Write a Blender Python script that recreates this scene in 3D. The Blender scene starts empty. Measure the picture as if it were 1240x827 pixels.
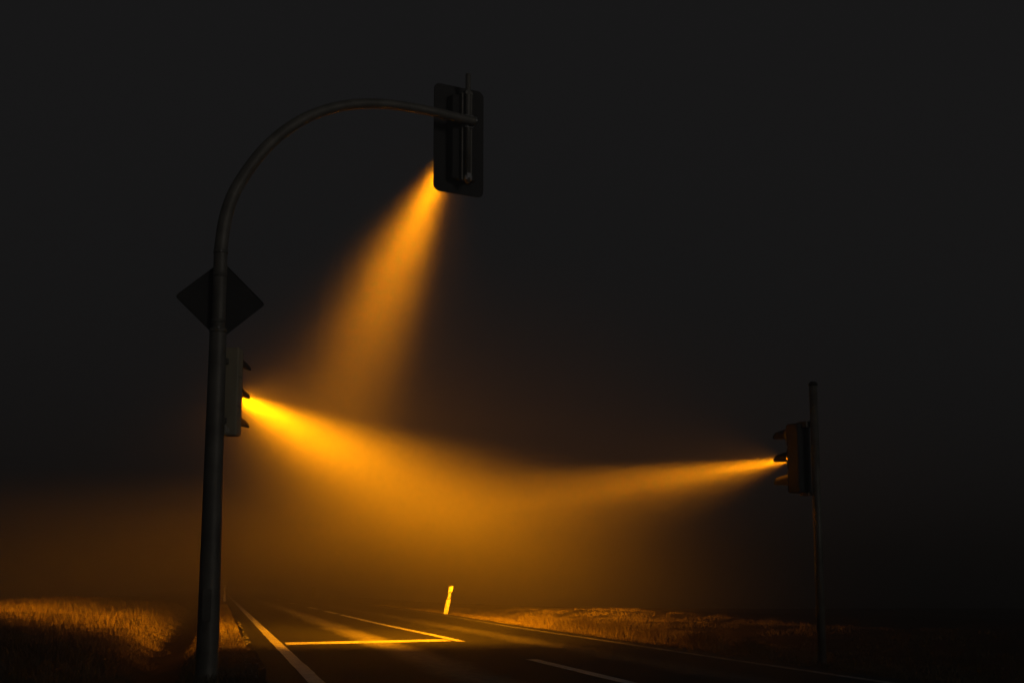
import bpy, math, random
import numpy as np
from mathutils import Vector, Matrix

R = math.radians
sc = bpy.context.scene
C = sc.collection
random.seed(7)
rng = np.random.default_rng(7)

# ------------------------------------------------------------------ camera
CAM_H = 0.92
cd = bpy.data.cameras.new('camera')
cam = bpy.data.objects.new('camera', cd)
C.objects.link(cam)
cam.location = (0, 0, CAM_H)
cam.rotation_euler = (R(90 + 9.43), 0, 0)
cd.sensor_width = 36
cd.lens = 51.7
cd.clip_start = 0.05
cd.clip_end = 3000
sc.camera = cam

# ------------------------------------------------------------------ night sky
w = bpy.data.worlds.new('World')
sc.world = w
w.use_nodes = True
bg = w.node_tree.nodes['Background']
bg.inputs['Color'].default_value = (0.97, 0.96, 1.0, 1)
bg.inputs['Strength'].default_value = 0.0098

# weak warm fill lamp added behind the camera and to the right
sd = bpy.data.lights.new('fill_sun', 'SUN')
sd.energy = 0.14
sd.angle = R(12)
sd.color = (1.0, 0.93, 0.84)
sun = bpy.data.objects.new('fill_sun', sd)
C.objects.link(sun)
sun.rotation_euler = Vector((-0.62, 0.75, -0.17)).to_track_quat('-Z', 'Y').to_euler()

sc.view_settings.view_transform = 'Standard'
sc.view_settings.look = 'None'
sc.view_settings.exposure = 0
sc.view_settings.gamma = 1
sc.render.engine = 'CYCLES'
sc.cycles.volume_bounces = 0
sc.cycles.max_bounces = 4
sc.cycles.diffuse_bounces = 2
sc.cycles.glossy_bounces = 2
sc.cycles.use_denoising = True
sc.cycles.sample_clamp_indirect = 3

HAZE_DENSITY = 0.0165
HAZE_G = 0.74
LAMP_COLOR = (1.0, 0.315, 0.0)
# one signal lamp's optics: azimuth of the beam, upper cut-off, spreads (degrees), power
BEAM_OVERHEAD = dict(az=-9.9, top=6.8, soft=5.5, wide=2.7, down=3.6, skirt=13.0, spread=8.0, tail=0.006, stray=0.0, power=12000000)
BEAM_LEFT = dict(az=7.3, top=3.4, soft=6.5, wide=5.6, down=2.9, skirt=15.0, spread=14.0, tail=0.0115, stray=0.0018, power=17500000)
BEAM_RIGHT = dict(az=-37.0, top=3.2, soft=7.0, wide=9.5, down=3.6, skirt=10.0, spread=13.0, tail=0.015, stray=0.0014, power=2500000)


# ------------------------------------------------------------------ materials
def material(name, base, rough=0.6, metal=0.0, spec=0.4):
    m = bpy.data.materials.new(name)
    m.use_nodes = True
    b = m.node_tree.nodes['Principled BSDF']
    b.inputs['Base Color'].default_value = (*base, 1)
    b.inputs['Roughness'].default_value = rough
    b.inputs['Metallic'].default_value = metal
    b.inputs['Specular IOR Level'].default_value = spec
    return m


def noisy(name, a, b, scale=8.0, rough=0.6, metal=0.0, bump=0.0, bscale=60.0, detail=6.0, stretch=None, lo=0.35, hi=0.65, spec=0.4):
    m = material(name, a, rough, metal, spec)
    nt = m.node_tree
    N, L = nt.nodes, nt.links
    p = N['Principled BSDF']
    tc = N.new('ShaderNodeTexCoord')
    mp = N.new('ShaderNodeMapping')
    if stretch:
        mp.inputs['Scale'].default_value = stretch
    L.new(tc.outputs['Object'], mp.inputs['Vector'])
    n = N.new('ShaderNodeTexNoise')
    n.inputs['Scale'].default_value = scale
    n.inputs['Detail'].default_value = detail
    L.new(mp.outputs[0], n.inputs['Vector'])
    r = N.new('ShaderNodeValToRGB')
    r.color_ramp.elements[0].position = lo
    r.color_ramp.elements[0].color = (*a, 1)
    r.color_ramp.elements[1].position = hi
    r.color_ramp.elements[1].color = (*b, 1)
    L.new(n.outputs['Fac'], r.inputs[0])
    L.new(r.outputs[0], p.inputs['Base Color'])
    if bump:
        n2 = N.new('ShaderNodeTexNoise')
        n2.inputs['Scale'].default_value = bscale
        n2.inputs['Detail'].default_value = 4
        L.new(mp.outputs[0], n2.inputs['Vector'])
        bp = N.new('ShaderNodeBump')
        bp.inputs['Strength'].default_value = bump
        bp.inputs['Distance'].default_value = 0.02
        L.new(n2.outputs['Fac'], bp.inputs['Height'])
        L.new(bp.outputs[0], p.inputs['Normal'])
    return m


M = {}
M['mast'] = noisy('weathered_galvanised_steel', (0.14, 0.132, 0.115), (0.24, 0.225, 0.195), 5, 0.55, 0.3, 0.08, 40)
M['steel'] = noisy('bright_steel', (0.35, 0.35, 0.35), (0.5, 0.5, 0.5), 30, 0.3, 0.9)
M['housing'] = noisy('grey_green_plastic', (0.44, 0.38, 0.26), (0.52, 0.45, 0.31), 6, 0.55, 0, 0.05, 80)
M['black'] = noisy('matt_black_plastic', (0.012, 0.012, 0.012), (0.022, 0.021, 0.02), 7, 0.6)
M['dark_housing'] = noisy('dark_grey_plastic', (0.030, 0.032, 0.032), (0.046, 0.048, 0.048), 6, 0.55)
M['visor'] = noisy('black_visor_plastic', (0.015, 0.015, 0.015), (0.03, 0.028, 0.026), 9, 0.5)
M['signback'] = noisy('dull_grey_sign_back', (0.02, 0.02, 0.02), (0.035, 0.034, 0.032), 5, 0.75, 0.0)
M['lens_dark_red'] = material('unlit_red_lens', (0.10, 0.01, 0.008), 0.2)
M['lens_dark_green'] = material('unlit_green_lens', (0.01, 0.07, 0.05), 0.2)
M['letter'] = material('pale_lettering', (0.92, 0.90, 0.85), 0.6)
M['white_plastic'] = noisy('white_post_plastic', (0.86, 0.86, 0.85), (0.90, 0.90, 0.89), 9, 0.45)
M['fog_dim_plastic'] = noisy('fog_dim_post_plastic', (0.05, 0.048, 0.042), (0.09, 0.085, 0.075), 9, 0.6)  # far post: its faintness in the fog is painted as darker plastic
M['black_band'] = material('black_post_band', (0.015, 0.015, 0.015), 0.5)
M['reflector'] = material('post_reflector', (0.85, 0.83, 0.78), 0.25)

lit = material('lit_amber_lens', (0.8, 0.35, 0.02), 0.3)
pb = lit.node_tree.nodes['Principled BSDF']
pb.inputs['Emission Color'].default_value = (*LAMP_COLOR, 1)
pb.inputs['Emission Strength'].default_value = 22
M['lens_lit'] = lit


# ------------------------------------------------------------------ mesh helpers
def link(name, verts, faces, mat, parent=None, smooth=False, kind=None):
    me = bpy.data.meshes.new(name)
    me.from_pydata([tuple(v) for v in verts], [], faces)
    me.update()
    if smooth:
        for p in me.polygons:
            p.use_smooth = True
    if mat is not None:
        me.materials.append(mat)
    o = bpy.data.objects.new(name, me)
    C.objects.link(o)
    if parent is not None:
        o.parent = parent
    if kind:
        o['kind'] = kind
    return o


def tag(o, label, cat, group=None):
    o['label'] = label
    o['category'] = cat
    if group:
        o['group'] = group
    return o


def thing(name, loc, rotz, label, cat, group=None):
    o = bpy.data.objects.new(name, None)
    o.empty_display_size = 0.2
    C.objects.link(o)
    o.location = loc
    o.rotation_euler = (0, 0, rotz)
    return tag(o, label, cat, group)


def frames(pts):
    pts = [Vector(p) for p in pts]
    out = []
    ref = Vector((0, 0, 1))
    for i, p in enumerate(pts):
        a = pts[max(i - 1, 0)]
        b = pts[min(i + 1, len(pts) - 1)]
        t = (b - a).normalized()
        if i == 0:
            u = t.orthogonal().normalized()
        else:
            u = (u - t * u.dot(t)).normalized()
        out.append((p, u, t.cross(u)))
    return out


def tube(pts, radii, n=20, cap=True):
    V, F = [], []
    if not hasattr(radii, '__len__'):
        radii = [radii] * len(pts)
    for (p, u, v), r in zip(frames(pts), radii):
        for k in range(n):
            a = 2 * math.pi * k / n
            V.append(p + u * (r * math.cos(a)) + v * (r * math.sin(a)))
    m = len(pts)
    for i in range(m - 1):
        for k in range(n):
            a, b = i * n + k, i * n + (k + 1) % n
            F.append((a, b, b + n, a + n))
    if cap:
        F.append(tuple(reversed(range(n))))
        F.append(tuple(range((m - 1) * n, m * n)))
    return V, F


def rrect(wx, wz, r, n=6):
    """outline of a rounded rectangle, centred, in (x, z)"""
    P = []
    for cx, cz, a0 in ((wx / 2 - r, wz / 2 - r, 0), (-wx / 2 + r, wz / 2 - r, 90), (-wx / 2 + r, -wz / 2 + r, 180), (wx / 2 - r, -wz / 2 + r, 270)):
        for k in range(n + 1):
            a = R(a0 + 90 * k / n)
            P.append((cx + r * math.cos(a), cz + r * math.sin(a)))
    return P


def slab(outline, y0, y1, bev=0.006, off=(0, 0)):
    """closed plate between y0 and y1 with a small bevel on both rims"""
    n = len(outline)
    V, F = [], []
    def ring(y, s):
        cx = sum(p[0] for p in outline) / n
        cz = sum(p[1] for p in outline) / n
        mx = max(abs(p[0] - cx) for p in outline)
        mz = max(abs(p[1] - cz) for p in outline)
        for x, z in outline:
            V.append((off[0] + cx + (x - cx) * (1 - s / mx), y, off[1] + cz + (z - cz) * (1 - s / mz)))
    ring(y0, bev); ring(y0 + bev, 0); ring(y1 - bev, 0); ring(y1, bev)
    for i in range(3):
        for k in range(n):
            a, b = i * n + k, i * n + (k + 1) % n
            F.append((a, a + n, b + n, b))
    F.append(tuple(range(n)))
    F.append(tuple(reversed(range(3 * n, 4 * n))))
    return V, F


def join(*parts):
    V, F = [], []
    for v, f in parts:
        o = len(V)
        V += list(v)
        F += [tuple(i + o for i in q) for q in f]
    return V, F


def moved(vf, d):
    return [tuple(np.array(v) + np.array(d)) for v in vf[0]], vf[1]


def box(x0, x1, y0, y1, z0, z1):
    V = [(x, y, z) for z in (z0, z1) for y in (y0, y1) for x in (x0, x1)]
    F = [(0, 2, 3, 1), (4, 5, 7, 6), (0, 1, 5, 4), (2, 6, 7, 3), (0, 4, 6, 2), (1, 3, 7, 5)]
    return V, F


# ------------------------------------------------------------------ the road's plan
RD = Vector((-0.196, 1.0, 0))
RD.normalize()


def left_x(Y):
    return -1.91 - 0.1967 * (Y - 14.66)


def centre_x(Y):
    return 1.15 - 0.1966 * (Y - 14.41) + 0.12 * math.exp(-((Y - 27) / 6) ** 2)


def right_x(Y):
    t = min(max((Y - 24) / 30, 0), 1)
    lane = 2.50 + 0.75 * t * t * (3 - 2 * t)
    return centre_x(Y) + lane


def smooth(a, b, x):
    t = np.clip((x - a) / (b - a), 0, 1)
    return t * t * (3 - 2 * t)


def terrain(X, Y):
    X = np.asarray(X, float)
    Y = np.asarray(Y, float)
    lx = -1.91 - 0.1967 * (Y - 14.66)
    dl = (lx - X)
    t = np.clip((Y - 24) / 30, 0, 1)
    rx = 1.15 - 0.1966 * (Y - 14.41) + 2.5 + 0.75 * t * t * (3 - 2 * t)
    dr = X - rx
    z = -0.03 + 0 * X
    ditch = -0.45 * smooth(1.2, 1.8, dl) * (1 - smooth(1.85, 3.1, dl))
    bank = 0.26 * smooth(2.2, 7.0, dl)
    roll = (0.06 * np.sin(X * 0.35 + Y * 0.12) + 0.05 * np.sin(X * 0.11 - Y * 0.29 + 1.0) + 0.025 * np.sin(X * 0.9 + 2.0) * np.cos(Y * 0.7)) * smooth(2.5, 7, dl)
    fall = -1.25 * smooth(50, 115, Y) * smooth(5, 20, dl)
    z = z + ditch + bank + roll + fall
    z = z - 0.18 * smooth(0.8, 2.4, dr) + 0.10 * smooth(3.0, 7.0, dr) + 0.05 * np.sin(X * 0.5 + Y * 0.3) * smooth(1.5, 4, dr)
    z = z - 1.0 * smooth(60, 130, Y) * smooth(4, 18, dr)
    return z


# ------------------------------------------------------------------ ground
xs = np.concatenate([np.linspace(-420, -60, 19), np.linspace(-58, 30, 190), np.linspace(33, 420, 22)])
ys = np.concatenate([np.linspace(-300, -8, 16), np.linspace(-6, 70, 130), np.linspace(72, 160, 40), np.linspace(170, 520, 15)])
GX, GY = np.meshgrid(xs, ys)
GZ = terrain(GX, GY)
V = np.stack([GX, GY, GZ], -1).reshape(-1, 3)
nx, ny = len(xs), len(ys)
F = [(j * nx + i, j * nx + i + 1, (j + 1) * nx + i + 1, (j + 1) * nx + i) for j in range(ny - 1) for i in range(nx - 1)]
M['soil'] = noisy('dry_turf_and_soil', (0.018, 0.014, 0.008), (0.06, 0.045, 0.024), 1.6, 0.9, 0, 0.9, 9, 8, spec=0.1)
ground = link('ground', V.tolist(), F, M['soil'], smooth=True, kind='structure')

# ------------------------------------------------------------------ road
# asphalt: dark, with one paler wheel track worn into each lane
m = material('worn_asphalt', (0.045, 0.045, 0.045), 0.8, 0, 0.25)
nt = m.node_tree
N, L = nt.nodes, nt.links
p = N['Principled BSDF']
tc = N.new('ShaderNodeTexCoord')
rot = N.new('ShaderNodeMapping')
rot.vector_type = 'POINT'
rot.inputs['Rotation'].default_value = (0, 0, -math.atan(0.1966))
L.new(tc.outputs['Object'], rot.inputs['Vector'])
sp = N.new('ShaderNodeSeparateXYZ')
L.new(rot.outputs[0], sp.inputs[0])
base = (1.15 + 0.1966 * 14.41) * math.cos(math.atan(0.1966))      # the centre line's place across the road


def mth(op, a, b=None, c=None):
    n = N.new('ShaderNodeMath')
    n.operation = op
    for i, v in enumerate((a, b, c)):
        if v is None:
            continue
        if isinstance(v, (int, float)):
            n.inputs[i].default_value = v
        else:
            L.new(v, n.inputs[i])
    return n.outputs[0]


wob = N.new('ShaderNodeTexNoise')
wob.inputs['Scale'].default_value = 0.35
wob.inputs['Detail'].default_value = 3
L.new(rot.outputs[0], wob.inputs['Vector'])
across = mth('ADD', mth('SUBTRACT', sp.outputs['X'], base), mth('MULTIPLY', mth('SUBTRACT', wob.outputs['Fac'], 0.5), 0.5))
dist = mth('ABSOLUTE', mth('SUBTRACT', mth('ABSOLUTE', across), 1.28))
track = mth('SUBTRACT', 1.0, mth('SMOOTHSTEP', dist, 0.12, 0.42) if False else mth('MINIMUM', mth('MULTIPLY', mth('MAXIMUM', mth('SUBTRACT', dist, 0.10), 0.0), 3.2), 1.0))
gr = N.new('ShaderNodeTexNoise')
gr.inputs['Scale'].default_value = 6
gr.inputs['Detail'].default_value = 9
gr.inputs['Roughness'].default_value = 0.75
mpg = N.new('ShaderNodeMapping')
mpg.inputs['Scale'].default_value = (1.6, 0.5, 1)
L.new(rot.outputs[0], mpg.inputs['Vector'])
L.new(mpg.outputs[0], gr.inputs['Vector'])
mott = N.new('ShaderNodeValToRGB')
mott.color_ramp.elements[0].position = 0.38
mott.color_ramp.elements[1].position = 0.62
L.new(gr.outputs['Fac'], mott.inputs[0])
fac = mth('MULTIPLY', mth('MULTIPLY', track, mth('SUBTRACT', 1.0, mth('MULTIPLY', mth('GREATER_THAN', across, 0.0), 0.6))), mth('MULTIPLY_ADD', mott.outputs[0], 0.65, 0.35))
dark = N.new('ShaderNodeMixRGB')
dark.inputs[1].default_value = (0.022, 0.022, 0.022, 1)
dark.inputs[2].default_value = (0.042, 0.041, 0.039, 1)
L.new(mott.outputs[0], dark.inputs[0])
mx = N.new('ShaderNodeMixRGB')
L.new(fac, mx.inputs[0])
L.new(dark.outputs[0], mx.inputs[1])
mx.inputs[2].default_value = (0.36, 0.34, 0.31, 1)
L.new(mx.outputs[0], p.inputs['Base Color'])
ag = N.new('ShaderNodeTexNoise')
ag.inputs['Scale'].default_value = 70
ag.inputs['Detail'].default_value = 4
L.new(tc.outputs['Object'], ag.inputs['Vector'])
bp = N.new('ShaderNodeBump')
bp.inputs['Strength'].default_value = 0.5
bp.inputs['Distance'].default_value = 0.012
L.new(ag.outputs['Fac'], bp.inputs['Height'])
L.new(bp.outputs[0], p.inputs['Normal'])
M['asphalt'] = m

RY = [-30 + 1.5 * i for i in range(170)]
rw = np.random.default_rng(3)
V, F = [], []
for Y in RY:
    jl, jr = rw.uniform(-0.05, 0.05, 2)
    xl, xr = left_x(Y) - 0.45 + jl, right_x(Y) + 0.38 + jr
    for k in range(9):
        V.append((xl + (xr - xl) * k / 8, Y, 0.0))
for i in range(len(RY) - 1):
    for k in range(8):
        a = i * 9 + k
        F.append((a, a + 1, a + 10, a + 9))
# broken outer rim down to the verge
e0 = len(V)
for Y, i in zip(RY, range(len(RY))):
    V.append((V[i * 9][0] - 0.05, Y, -0.06))
    V.append((V[i * 9 + 8][0] + 0.05, Y, -0.06))
for i in range(len(RY) - 1):
    F.append((e0 + 2 * i, i * 9, (i + 1) * 9, e0 + 2 * i + 2))
    F.append((i * 9 + 8, e0 + 2 * i + 1, e0 + 2 * i + 3, (i + 1) * 9 + 8))
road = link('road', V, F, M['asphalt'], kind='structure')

M['paint'] = noisy('worn_white_road_paint', (0.60, 0.585, 0.55), (0.84, 0.83, 0.80), 3.0, 0.6, 0, 0.4, 80, 9, lo=0.25, hi=0.6, spec=0.3)

M['dim_lit_paint'] = noisy('dim_lit_road_paint', (0.16, 0.155, 0.145), (0.50, 0.49, 0.46), 3.0, 0.65, 0, 0.4, 80, 9, lo=0.3, hi=0.7, spec=0.3)  # darker paint copy: the line's low light is put into its colour


def stripe(name, fx, width, y0, y1, step=0.5, ragged=0.006, z=0.004, mat='paint'):
    V, F = [], []
    n = max(2, int((y1 - y0) / step) + 1)
    for i in range(n):
        Y = y0 + (y1 - y0) * i / (n - 1)
        a, b = rw.uniform(-ragged, ragged, 2)
        V.append((fx(Y) - width / 2 + a, Y, z))
        V.append((fx(Y) + width / 2 + b, Y, z))
    for i in range(n - 1):
        F.append((2 * i, 2 * i + 1, 2 * i + 3, 2 * i + 2))
    o = link(name, V, F, M[mat], road)
    return o


o = stripe('edge_line', left_x, 0.165, -20, 24.35)
o = stripe('edge_line', left_x, 0.165, 24.40, 220)
o['label'] = 'broad white edge line running out from the stop line into the fog'
stripe('edge_line', right_x, 0.12, -20, 220, mat='dim_lit_paint')
stripe('centre_line', centre_x, 0.17, 25.2, 48.5, 0.4)
stripe('centre_line', centre_x, 0.17, 50.0, 55.5)
stripe('centre_line', centre_x, 0.17, 60.0, 66.0)
for k in range(8):
    stripe('centre_line', centre_x, 0.17, 78.0 + 18 * k, 84.0 + 18 * k)
stripe('centre_line', centre_x, 0.15, 13.4, 19.1)
stripe('centre_line', centre_x, 0.15, 1.4, 7.4)
# stop line, set slightly askew across the lane
V, F = [], []
xa, xb = left_x(24.5) + 0.28, centre_x(25.7) - 0.06
for i in range(15):
    t = i / 14
    X = xa + (xb - xa) * t
    Y = 23.75 + 1.55 * t
    a, b = rw.uniform(-0.03, 0.03, 2)
    V += [(X, Y + a, 0.004), (X - 0.2 * 0.9, Y + 0.95 + b, 0.004)]
for i in range(14):
    F.append((2 * i, 2 * i + 2, 2 * i + 3, 2 * i + 1))
link('stop_line', V, F, M['paint'], road)


# ------------------------------------------------------------------ signal lamp light
def signal_light(root, pos, az, top, soft, wide, down, skirt, spread, tail, stray, power):
    """a spot whose intensity falls off like a signal lens: sharp upper cut-off under the visor, soft below"""
    ld = bpy.data.lights.new('signal_lamp', 'SPOT')
    ld.energy = power
    ld.color = LAMP_COLOR
    ld.shadow_soft_size = 0.05
    ld.spot_size = R(150)
    ld.spot_blend = 0.3
    ld.use_nodes = True
    nt = ld.node_tree
    N, L = nt.nodes, nt.links
    em = N['Emission']
    tc = N.new('ShaderNodeTexCoord')
    sp = N.new('ShaderNodeSeparateXYZ')
    L.new(tc.outputs['Normal'], sp.inputs[0])

    def mth(op, a, b=None, c=None):
        n = N.new('ShaderNodeMath')
        n.operation = op
        for i, v in enumerate((a, b, c)):
            if v is None:
                continue
            if isinstance(v, (int, float)):
                n.inputs[i].default_value = v
            else:
                L.new(v, n.inputs[i])
        return n.outputs[0]
    deg = 180 / math.pi
    SG = 1.0
    elev = mth('MULTIPLY', mth('ARCSINE', mth('MULTIPLY', sp.outputs['Y'], SG)), deg)
    azim = mth('MULTIPLY', mth('ARCTAN2', sp.outputs['X'], mth('ABSOLUTE', sp.outputs['Z'])), deg)
    below = mth('SUBTRACT', top, elev)                               # degrees under the cut-off
    gate = mth('MINIMUM', mth('MAXIMUM', mth('DIVIDE', below, soft), 0.0), 1.0)
    gate = mth('MULTIPLY', gate, gate)
    low = mth('MINIMUM', mth('MAXIMUM', mth('DIVIDE', mth('SUBTRACT', 34.0, below), 11.0), 0.0), 1.0)   # the hood of the lamp below
    gate = mth('MULTIPLY', gate, mth('MULTIPLY', low, low))
    core = mth('EXPONENT', mth('MULTIPLY', mth('MAXIMUM', below, 0.0), -1.0 / down))
    apron = mth('EXPONENT', mth('MULTIPLY', mth('MAXIMUM', below, 0.0), -1.0 / skirt))
    foot = mth('MINIMUM', mth('MAXIMUM', mth('DIVIDE', mth('SUBTRACT', below, 6.0), 9.0), 0.0), 1.0)   # the lens's lower lobe
    apron = mth('MULTIPLY', apron, foot)
    a1 = mth('DIVIDE', azim, wide)
    g1 = mth('EXPONENT', mth('MULTIPLY', mth('MULTIPLY', a1, a1), -1.0))
    a2 = mth('DIVIDE', azim, spread)
    g2 = mth('EXPONENT', mth('MULTIPLY', mth('MULTIPLY', a2, a2), -1.0))
    s = mth('MULTIPLY', gate, mth('ADD', mth('MULTIPLY', core, g1), mth('MULTIPLY', mth('MULTIPLY', apron, g2), tail)))
    up = mth('EXPONENT', mth('MULTIPLY', mth('MAXIMUM', mth('MULTIPLY', below, -1.0), 0.0), -1.0 / 18))
    near = mth('MINIMUM', mth('MAXIMUM', mth('DIVIDE', mth('SUBTRACT', 9.0, below), 9.0), 0.0), 1.0)
    a3 = mth('DIVIDE', azim, 30.0)
    g3 = mth('EXPONENT', mth('MULTIPLY', mth('MULTIPLY', a3, a3), -1.0))
    leak = mth('MULTIPLY', mth('MULTIPLY', mth('MULTIPLY', up, near), g3), stray)   # light scattered by the lens and hood
    L.new(mth('ADD', s, leak), em.inputs['Strength'])
    o = bpy.data.objects.new('signal_lamp', ld)
    C.objects.link(o)
    o.parent = root
    o.location = pos
    o.rotation_euler = (R(90), 0, R(-az) - root.rotation_euler.z)
    return o


# ------------------------------------------------------------------ traffic light heads
def visor_mesh(r, Ltop, th=0.004):
    """tapering hood: long above the lens, cut back along the sides, open below"""
    V, F = [], []
    na, nl = 28, 8
    for layer in (0, th):
        for i in range(na + 1):
            ph = R(-118 + 236 * i / na)
            a = abs(math.degrees(ph))
            s = 1 - max(0, min(1, (a - 90) / 24))
            Lx = Ltop * (0.06 + 0.94 * (s ** 1.1 if s < 1 else 1))
            for j in range(nl + 1):
                t = j / nl
                rr = (r + layer) * (1 - 0.10 * t)
                y = Lx * t
                V.append((rr * math.sin(ph), y, rr * math.cos(ph) - 0.10 * y))
    n1 = (na + 1) * (nl + 1)
    w_ = nl + 1
    for i in range(na):
        for j in range(nl):
            a = i * w_ + j
            F.append((a, a + 1, a + w_ + 1, a + w_))
            b = a + n1
            F.append((b, b + w_, b + w_ + 1, b + 1))
    for i in range(na):
        for j in (0, nl):
            a, b = i * w_ + j, (i + 1) * w_ + j
            F.append((a, b, b + n1, a + n1) if j else (a, a + n1, b + n1, b))
    for i in (0, na):
        for j in range(nl):
            a, b = i * w_ + j, i * w_ + j + 1
            F.append((a, a + n1, b + n1, b) if i else (a, b, b + n1, a + n1))
    return V, F


def lens_mesh(r, bulge):
    V, F = [(0, bulge, 0)], []
    n = 28
    for k, (q, h) in enumerate(((0.35, 0.9), (0.7, 0.55), (1.0, 0.0))):
        for i in range(n):
            a = 2 * math.pi * i / n
            V.append((q * r * math.cos(a), bulge * h, q * r * math.sin(a)))
    for i in range(n):
        F.append((0, 1 + (i + 1) % n, 1 + i))
        for k in range(2):
            a, b = 1 + k * n + i, 1 + k * n + (i + 1) % n
            F.append((a, b, b + n, a + n))
    return V, F


def make_head(loc, az, label, lens_r, pitch, width, depth, beam, vis_len, hmat):
    """local frame: +Y is where the lamps look, origin at the foot of the housing, on its back face"""
    t = thing('traffic_light', loc, R(-az), label, 'traffic light', 'amber traffic lights at the junction')
    vis = visor_mesh(lens_r * 1.14, vis_len)
    h = link('housing', *slab(rrect(width, pitch * 3, 0.022), 0.0, depth, 0.010, (0, pitch * 1.5)), hmat, t)
    for k in (1, 2):
        link('seam', *box(-width / 2 - 0.002, width / 2 + 0.002, 0.012, depth - 0.012, pitch * k - 0.003, pitch * k + 0.003), M['black'], h)
    for k in range(3):
        zc = pitch * (k + 0.5)
        link('front_door', *slab(rrect(width - 0.012, pitch - 0.014, 0.03), depth + 0.001, depth + 0.022, 0.006, (0, zc)), M['black'], h)
        v = link('visor', *moved(vis, (0, depth + 0.018, zc)), M['visor'], t, True)
        mat = (M['lens_dark_green'], M['lens_lit'], M['lens_dark_red'])[k]
        link('lens', *moved(lens_mesh(lens_r, 0.045), (0, depth + 0.045, zc)), mat, t, True)
    signal_light(t, (0, depth + 0.115, pitch * 1.5), **beam)
    return t


# mast: foot at (-3.245, 16.0)
MX, MY = -3.245, 16.0
ARM_AZ = 57.0
ua = Vector((math.sin(R(ARM_AZ)), math.cos(R(ARM_AZ)), 0))
mast = thing('signal_mast', (MX, MY, float(terrain(MX, MY)) - 0.02), 0,
             'tall weathered steel mast curving over into a long arm above the lane', 'mast')
zb = -mast.location.z
arm_profile = [(0, 4.62), (0.03, 4.95), (0.115, 5.26), (0.26, 5.53), (0.445, 5.81), (0.65, 6.04), (0.86, 6.225), (1.08, 6.375), (1.33, 6.50), (1.6, 6.595), (1.87, 6.655), (2.15, 6.69), (2.45, 6.70), (2.75, 6.70), (3.05, 6.69), (3.30, 6.685)]
# smooth the profile
ap = np.array(arm_profile)
for _ in range(3):
    q = [ap[0]]
    for a, b in zip(ap[:-1], ap[1:]):
        q += [0.75 * a + 0.25 * b, 0.25 * a + 0.75 * b]
    q.append(ap[-1])
    ap = np.array(q)
pts = [(ua.x * s + 0.035 * 1.0 * 0, ua.y * s, z + zb) for s, z in ap]
tt = np.linspace(0, 1, len(pts))
link('pole', *tube([(0, 0, -0.3), (0, 0, zb + 0.0), (0, 0, zb + 1.2), (0, 0, zb + 2.4), (0, 0, zb + 3.70), (0, 0, zb + 3.725), (0, 0, zb + 3.73)],
                   [0.122, 0.120, 0.112, 0.102, 0.092, 0.090, 0.074], 32), M['mast'], mast, True)
arm = link('arm', *tube([(0, 0, zb + 3.70)] + [(0, 0, zb + 3.70 + 0.092 * i) for i in range(1, 10)] + pts[1:], [0.076] * 10 + list(0.076 - 0.022 * tt[1:]), 24), M['mast'], mast, True)
tip = pts[-1]
link('end_cap', *tube([(tip[0], tip[1], tip[2]), (tip[0] + ua.x * 0.015, tip[1] + ua.y * 0.015, tip[2]), (tip[0] + ua.x * 0.02, tip[1] + ua.y * 0.02, tip[2])], [0.058, 0.058, 0.045], 24), M['steel'], arm, True)
for z in (3.69, 4.585):
    link('joint_collar', *tube([(0, 0, zb + z - 0.018), (0, 0, zb + z + 0.018)], [0.095 if z < 4 else 0.080] * 2, 32), M['mast'], mast, True)
for z, r in ((3.72, 0.090), (4.58, 0.077)):
    d = Vector((0.25, -0.97, 0))
    link('bolt', *tube([d * (r - 0.01) + Vector((0, 0, zb + z)), d * (r + 0.016) + Vector((0, 0, zb + z))], 0.012, 6), M['steel'], mast)
link('access_door', *moved(slab(rrect(0.10, 0.34, 0.02), -0.1235, -0.1125, 0.003), (0, 0, zb + 0.72)), M['mast'], mast)

# diamond road sign, seen from behind
SG_AZ = -30.0
sign = thing('road_sign', (MX, MY, 4.06), R(-SG_AZ), 'dark back of a diamond road sign clamped to the curved mast', 'road sign')
hw, hh = 0.525, 0.46
outl = []
for cx, cz, ax in ((hw, 0, 0), (0, hh, 90), (-hw, 0, 180), (0, -hh, 270)):
    r_ = 0.035
    k_ = 1 - r_ / math.hypot(cx, cz) * 1.6
    for j in range(5):
        a = R(ax - 45 + 90 * j / 4)
        outl.append((cx * k_ + r_ * math.cos(a), cz * k_ + r_ * math.sin(a)))
link('plate', *slab(outl, 0.100, 0.104, 0.001, (0.05, 0)), M['signback'], sign)
# edge fold of the plate
rim_i = [(x * 0.985, z * 0.985) for x, z in outl]
n = len(outl)
V = [(x + 0.05, 0.086, z) for x, z in outl] + [(x + 0.05, 0.0995, z) for x, z in outl] + [(x + 0.05, 0.086, z) for x, z in rim_i] + [(x + 0.05, 0.0995, z) for x, z in rim_i]
F = []
for k in range(n):
    b = (k + 1) % n
    F += [(k, b, n + b, n + k), (2 * n + k, 3 * n + k, 3 * n + b, 2 * n + b), (k, 2 * n + k, 2 * n + b, b)]
link('rim', V, F, M['signback'], sign)
for z in (-0.26, 0.26):
    c = link('clamp', *tube([(0, 0, z - 0.02), (0, 0, z + 0.02)], 0.0795 if z > -1 else 0.08, 28), M['mast'], sign, True)
    link('clamp_bracket', *box(-0.05, 0.05, 0.076, 0.0985, z - 0.018, z + 0.018), M['mast'], c)

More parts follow.
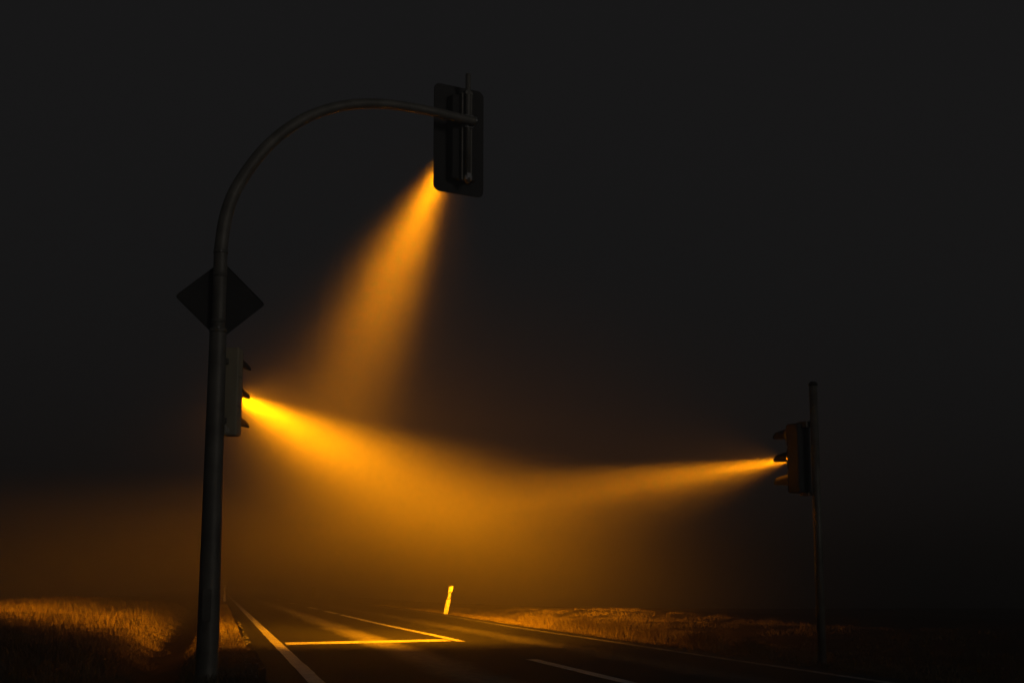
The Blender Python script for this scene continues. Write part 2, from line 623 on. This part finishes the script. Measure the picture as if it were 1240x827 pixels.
# head hanging from the mast arm, with its contrast board
HA = -33.0
fw = Vector((math.sin(R(HA)), math.cos(R(HA)), 0))
at_arm = Vector((MX, MY, 0)) + ua * 3.26
ho = at_arm + fw * 0.165
over = make_head((ho.x, ho.y, 5.955), HA, 'traffic light with broad black backing board hanging from the mast arm', 0.145, 0.365, 0.36, 0.13, BEAM_OVERHEAD, 0.30, M['black'])
zc = 0.365 * 1.5
bo = rrect(0.735, 1.41, 0.085, 8)
b = link('backing_board', *slab(bo, 0.1335, 0.1475, 0.003, (-0.0, zc)), M['black'], over)
# upright tube and channel behind the housing, clamped to the arm
ch = link('mounting_channel', *join(box(-0.075, -0.055, -0.06, -0.002, -0.02, 1.11), box(0.055, 0.075, -0.06, -0.002, -0.02, 1.11), box(-0.075, 0.075, -0.012, -0.001, -0.02, 1.11)), M['mast'], over)
ht = 6.69 - 5.955
up = link('hanger_tube', *tube([(0.0, -0.082, -0.06), (0.0, -0.082, 1.36), (0.0, -0.082, 1.37)], [0.033, 0.033, 0.024], 16), M['mast'], over, True)
link('clamp', *join(box(-0.06, 0.06, -0.116, -0.062, ht - 0.08, ht + 0.08)), M['steel'], over)
for sx in (-0.045, 0.045):
    for sz in (-0.065, 0.065):
        link('bolt', *tube([(sx, -0.14, ht + sz), (sx, -0.09, ht + sz)], 0.009, 6), M['steel'], over)
link('clamp_foot', *join(box(-0.05, 0.05, -0.11, -0.004, -0.02, 0.03), box(-0.03, 0.03, -0.12, -0.06, 0.0, 0.06)), M['steel'], over)
link('clamp_foot', *box(-0.05, 0.05, -0.108, -0.004, 1.09, 1.13), M['mast'], over)

# head fixed low on the mast, turned across the road
LA = 8.0
left = make_head((MX + 0.085, MY + 0.135, 2.555), LA, 'traffic light fixed low on the curved mast, numbered on its grey back', 0.10, 0.327, 0.255, 0.17, BEAM_LEFT, 0.34, M['housing'])
for z in (0.16, 0.82):
    link('mounting_bracket', *box(-0.13, 0.02, -0.05, -0.001, z - 0.03, z + 0.03), M['mast'], left)
fc = bpy.data.curves.new('lettering', 'FONT')
fc.body = '13a'
fc.size = 0.098
fc.extrude = 0.0008
fo = bpy.data.objects.new('lettering', fc)
C.objects.link(fo)
bpy.context.view_layer.update()
me = bpy.data.meshes.new_from_object(fo.evaluated_get(bpy.context.evaluated_depsgraph_get()))
bpy.data.objects.remove(fo)
me.materials.clear()
me.materials.append(M['letter'])
lo = bpy.data.objects.new('lettering', me)
C.objects.link(lo)
lo.parent = left
lo.location = (-0.042, -0.0025, 0.035)
lo.scale = (0.68, 1, 1)
lo.rotation_euler = (R(90), 0, 0)
lo['label'] = 'pale painted characters reading 13a'

# right-hand signal post and its head
PX, PY = 3.985, 19.3
post = thing('signal_post', (PX, PY, float(terrain(PX, PY))), 0, 'slim straight steel signal post on the grass verge across the road', 'post')
zb2 = -post.location.z
link('pole', *tube([(0, 0, -0.3), (0, 0, zb2 + 3.53)], 0.054, 24), M['mast'], post, True)
link('cap', *tube([(0, 0, zb2 + 3.53), (0, 0, zb2 + 3.56), (0, 0, zb2 + 3.585)], [0.060, 0.060, 0.035], 24), M['black'], post, True)
RA = -33.0
fr = Vector((math.sin(R(RA)), math.cos(R(RA)), 0))
rh = Vector((PX, PY, 2.13)) + fr * 0.12 + Vector((-0.055, 0.0, 0))
right = make_head((rh.x, rh.y, rh.z), RA, 'traffic light on the slim straight post, facing across the road', 0.10, 0.305, 0.24, 0.20, BEAM_RIGHT, 0.27, M['dark_housing'])
for z in (0.0, 0.875):
    link('mounting_bracket', *join(box(-0.045, 0.06, -0.09, 0.06, z - 0.022 if z else -0.04, z + 0.06 if z else -0.003)), M['mast'], right)


# ------------------------------------------------------------------ delineator posts
def delineator(X, Y, hgt, lean, rz, label, white='white_plastic'):
    z0 = float(terrain(X, Y)) - 0.05
    t = thing('delineator_post', (X, Y, z0), rz, label, 'marker post', 'roadside marker posts')
    t.rotation_euler = (0, R(lean), rz)
    w0, d0 = 0.070, 0.055
    def prism(za0, za1, zb0, zb1, wl, dl, x0=0):
        """slanted-cut piece: left/right bottom heights za0/za1, top zb0/zb1"""
        V = []
        prof = [(-wl, -dl), (wl, -dl), (wl * 0.75, dl * 0.5), (0, dl), (-wl * 0.75, dl * 0.5)]
        for i, (x, y) in enumerate(prof):
            f = (x + wl) / (2 * wl)
            V.append((x0 + x, y, za0 + (za1 - za0) * f))
        for i, (x, y) in enumerate(prof):
            f = (x + wl) / (2 * wl)
            V.append((x0 + x, y, zb0 + (zb1 - zb0) * f))
        n = 5
        F = [tuple(reversed(range(n))), tuple(range(n, 2 * n))] + [(k, (k + 1) % n, n + (k + 1) % n, n + k) for k in range(n)]
        return V, F
    s = hgt
    link('shaft', *prism(-0.2, -0.2, s * 0.535, s * 0.575, w0, d0), M[white], t)
    bnd = link('band', *prism(s * 0.5352, s * 0.5752, s * 0.775, s * 0.815, w0 * 0.97, d0 * 0.97), M['black_band'], t)
    link('reflector', *prism(s * 0.575, s * 0.575, s * 0.775, s * 0.775, w0 * 0.62, d0 * 1.08), M['reflector' if white == 'white_plastic' else white], bnd)
    link('head', *prism(s * 0.7752, s * 0.8152, s * 0.97, s * 1.02, w0, d0), M[white], t)
    return t


delineator(-2.27, 51.0, 1.02, 12, R(-8), 'leaning white marker post beside the road, brightly lit by the beams')
delineator(-17.9, 93.0, 0.95, 0, R(-20), 'small upright marker post beyond the end of the broad edge line')
delineator(-12.55, 94.0, 0.95, 2, R(-8), 'faint dark marker post deep in the fog on the far road edge', 'fog_dim_plastic')


# ------------------------------------------------------------------ dry grass
M['grass'] = noisy('dry_straw_grass', (0.060, 0.046, 0.022), (0.19, 0.148, 0.080), 1.4, 0.8, 0, detail=4, spec=0.15)


def blades(px, py, pz, hgt, lean, wid, seg=3, rg=rng):
    """curved tapering blades as one vertex/face list"""
    n = len(px)
    az = rg.uniform(0, 2 * np.pi, n)
    dx, dy = np.cos(az), np.sin(az)
    fa = az + np.pi / 2 + rg.uniform(-0.8, 0.8, n)
    sx, sy = np.cos(fa), np.sin(fa)
    rows = []
    for k in range(seg + 1):
        t = k / seg
        off = lean * hgt * t ** 1.9
        z = hgt * (t - 0.22 * lean * t * t)
        ww = wid * (1 - t) ** 0.7 * 0.5 + 0.0004
        c = np.stack([px + dx * off, py + dy * off, pz + z], -1)
        s = np.stack([sx * ww, sy * ww, 0 * ww], -1)
        rows.append(c - s)
        rows.append(c + s)
    V = np.stack(rows, 1).reshape(-1, 3)
    nv = 2 * (seg + 1)
    b = np.arange(n)[:, None] * nv
    q = np.concatenate([b + np.array([2 * k, 2 * k + 1, 2 * k + 3, 2 * k + 2]) for k in range(seg)], 0)
    return V, q


def np_mesh(name, V, Q, mat, parent=None):
    me = bpy.data.meshes.new(name)
    me.vertices.add(len(V))
    me.vertices.foreach_set('co', np.asarray(V, np.float32).ravel())
    me.loops.add(Q.size)
    me.loops.foreach_set('vertex_index', Q.astype(np.int32).ravel())
    me.polygons.add(len(Q))
    me.polygons.foreach_set('loop_start', np.arange(0, Q.size, 4, dtype=np.int32))
    me.update(calc_edges=True)
    me.validate()
    me.materials.append(mat)
    o = bpy.data.objects.new(name, me)
    C.objects.link(o)
    if parent:
        o.parent = parent
    return o


def patch(n, ymin, ymax, dfun, pw=1.0):
    Y = ymin + (ymax - ymin) * rng.random(n) ** pw
    return Y


def clumpy(X, Y):
    return (0.5 + 0.5 * np.sin(X * 1.7 + 1.3 * np.sin(Y * 0.9))) * (0.5 + 0.5 * np.sin(Y * 1.3 + 1.1 * np.sin(X * 1.2 + 2))) + 0.35 * np.sin(X * 4.1 + Y * 2.3) * np.sin(Y * 3.7 - X * 1.9)


# field left of the road
n = 105000
Y = 13 + 62 * rng.random(n) ** 1.25
dl = 1.65 + (3 + 0.42 * Y) * rng.random(n) ** 1.1
X = -1.91 - 0.1967 * (Y - 14.66) - dl
cl = clumpy(X, Y)
keep = rng.random(n) < np.clip(0.45 + 0.6 * cl, 0.15, 1) * (0.45 + 0.55 * smooth(1.8, 3.0, dl))
X, Y, cl, dl = X[keep], Y[keep], cl[keep], dl[keep]
hg = (0.09 + 0.23 * np.clip(cl, 0, 1.2)) * rng.uniform(0.6, 1.3, len(X)) * (0.4 + 0.6 * smooth(1.7, 3.4, dl))
V, Q = blades(X, Y, terrain(X, Y) - 0.02, hg, rng.uniform(0.2, 1.1, len(X)), 0.010 + 0.00025 * Y, 3)
o = np_mesh('field_grass', V, Q, M['grass'])
o['kind'] = 'stuff'
tag(o, 'rough dry grass covering the field behind the curved mast', 'grass')

# short turf on both verges
n = 70000
Y = 9 + 66 * rng.random(n) ** 1.3
side = rng.random(n) < 0.5
dd = rng.random(n) ** 1.2
t_ = np.clip((Y - 24) / 30, 0, 1)
RXs = 1.15 - 0.1966 * (Y - 14.41) + 2.5 + 0.75 * t_ * t_ * (3 - 2 * t_)
X = np.where(side, -1.91 - 0.1967 * (Y - 14.66) - 0.52 - 2.4 * dd, RXs + 0.46 + 4.0 * dd)
hg = rng.uniform(0.03, 0.11, n) * (0.6 + 0.6 * np.clip(clumpy(X, Y), 0, 1))
V, Q = blades(X, Y, terrain(X, Y) - 0.01, hg, rng.uniform(0.2, 0.9, n), 0.008 + 0.0002 * Y, 2)
o = np_mesh('verge_grass', V, Q, M['grass'])
o['kind'] = 'stuff'
tag(o, 'short turf growing along both edges of the road', 'grass')

# loose tall grass on the right verge between the clumps
n = 42000
Y = 15 + 50 * rng.random(n) ** 1.1
dr = 0.95 + 9 * rng.random(n) ** 1.4
t_ = np.clip((Y - 24) / 30, 0, 1)
RXs = 1.15 - 0.1966 * (Y - 14.41) + 2.5 + 0.75 * t_ * t_ * (3 - 2 * t_)
X = RXs + dr
cl = clumpy(X * 1.1 + 4, Y * 0.9)
hg = (0.03 + 0.13 * np.clip(cl, 0, 1.2)) * rng.uniform(0.6, 1.3, n) * (0.45 + 0.55 * smooth(1.0, 1.9, dr))
V, Q = blades(X, Y, terrain(X, Y) - 0.02, hg, rng.uniform(0.2, 1.0, n), 0.010 + 0.00022 * Y, 3)
o = np_mesh('roadside_grass', V, Q, M['grass'])
o['kind'] = 'stuff'
tag(o, 'loose dry grass behind the verge clumps on the far side of the road', 'grass')

# separate clumps of tall grass along the right verge
spots = [(23.4, 1.8, 0.36, 0.5), (25.0, 1.6, 0.42, 0.48), (26.8, 1.9, 0.38, 0.55), (28.3, 1.6, 0.42, 0.45), (29.9, 1.5, 0.52, 0.44), (31.6, 1.75, 0.46, 0.5), (33.4, 1.55, 0.50, 0.42), (35.6, 1.7, 0.40, 0.5), (38.2, 1.6, 0.42, 0.5), (41.5, 1.7, 0.34, 0.5)]
for Yc, d, hgt, rad in spots:
    Xc = right_x(Yc) + d
    n = 950
    rr = rad * np.sqrt(rng.random(n)) * rng.uniform(0.6, 1, n)
    aa = rng.uniform(0, 2 * np.pi, n)
    bx, by = rr * np.cos(aa) * 0.85, rr * np.sin(aa) * 1.25
    zc_ = float(terrain(Xc, Yc))
    gz = terrain(Xc + bx, Yc + by) - zc_ - 0.02
    hh_ = hgt * (1 - 0.62 * (rr / rad) ** 2) * rng.uniform(0.55, 1.15, n)
    V, Q = blades(bx, by, gz, hh_, rng.uniform(0.15, 0.95, n), np.full(n, 0.015), 4)
    o = np_mesh('grass_clump', V, Q, M['grass'])
    o.location = (Xc, Yc, zc_)
    tag(o, 'knee-high clump of dry straw grass on the verge across the road', 'grass clump', 'dry grass clumps along the verge')

# small broken bits of asphalt and gravel at the left road edge
n = 130
Y = 15 + 25 * rng.random(n)
X = -1.91 - 0.1967 * (Y - 14.66) - 0.42 - 0.5 * rng.random(n) ** 1.6
V, F = [], []
for x, y in zip(X, Y):
    s = random.uniform(0.010, 0.028)
    o0 = len(V)
    z = float(terrain(x, y))
    for dx, dy, dz in ((1, 0, 0), (0, 1, 0), (-1, 0, 0), (0, -1, 0), (0.2, 0.1, 0.9), (0, 0, -0.6)):
        V.append((x + s * (dx + random.uniform(-.3, .3)), y + s * (dy + random.uniform(-.3, .3)), z + 0.03 + s * dz * 0.8))
    for a, b in ((0, 1), (1, 2), (2, 3), (3, 0)):
        F += [(o0 + a, o0 + b, o0 + 4), (o0 + b, o0 + a, o0 + 5)]
o = link('gravel', V, F, noisy('grey_gravel', (0.12, 0.11, 0.10), (0.25, 0.24, 0.22), 20, 0.85), kind='stuff')
tag(o, 'loose gravel and broken asphalt bits beside the broad edge line', 'gravel')

# ------------------------------------------------------------------ fog
hz = link('haze', *box(-440, 440, -320, 540, -2.9, 7.6), None, kind='stuff')
tag(hz, 'pale night fog hanging over the road and fields', 'fog')
mh = bpy.data.materials.new('night_fog')
mh.use_nodes = True
nt = mh.node_tree
nt.nodes.clear()
out = nt.nodes.new('ShaderNodeOutputMaterial')
pv = nt.nodes.new('ShaderNodeVolumePrincipled')
pv.inputs['Color'].default_value = (0.92, 0.87, 0.80, 1)
pv.inputs['Density'].default_value = HAZE_DENSITY
pv.inputs['Anisotropy'].default_value = HAZE_G
nt.links.new(pv.outputs[0], out.inputs['Volume'])
hz.data.materials.append(mh)
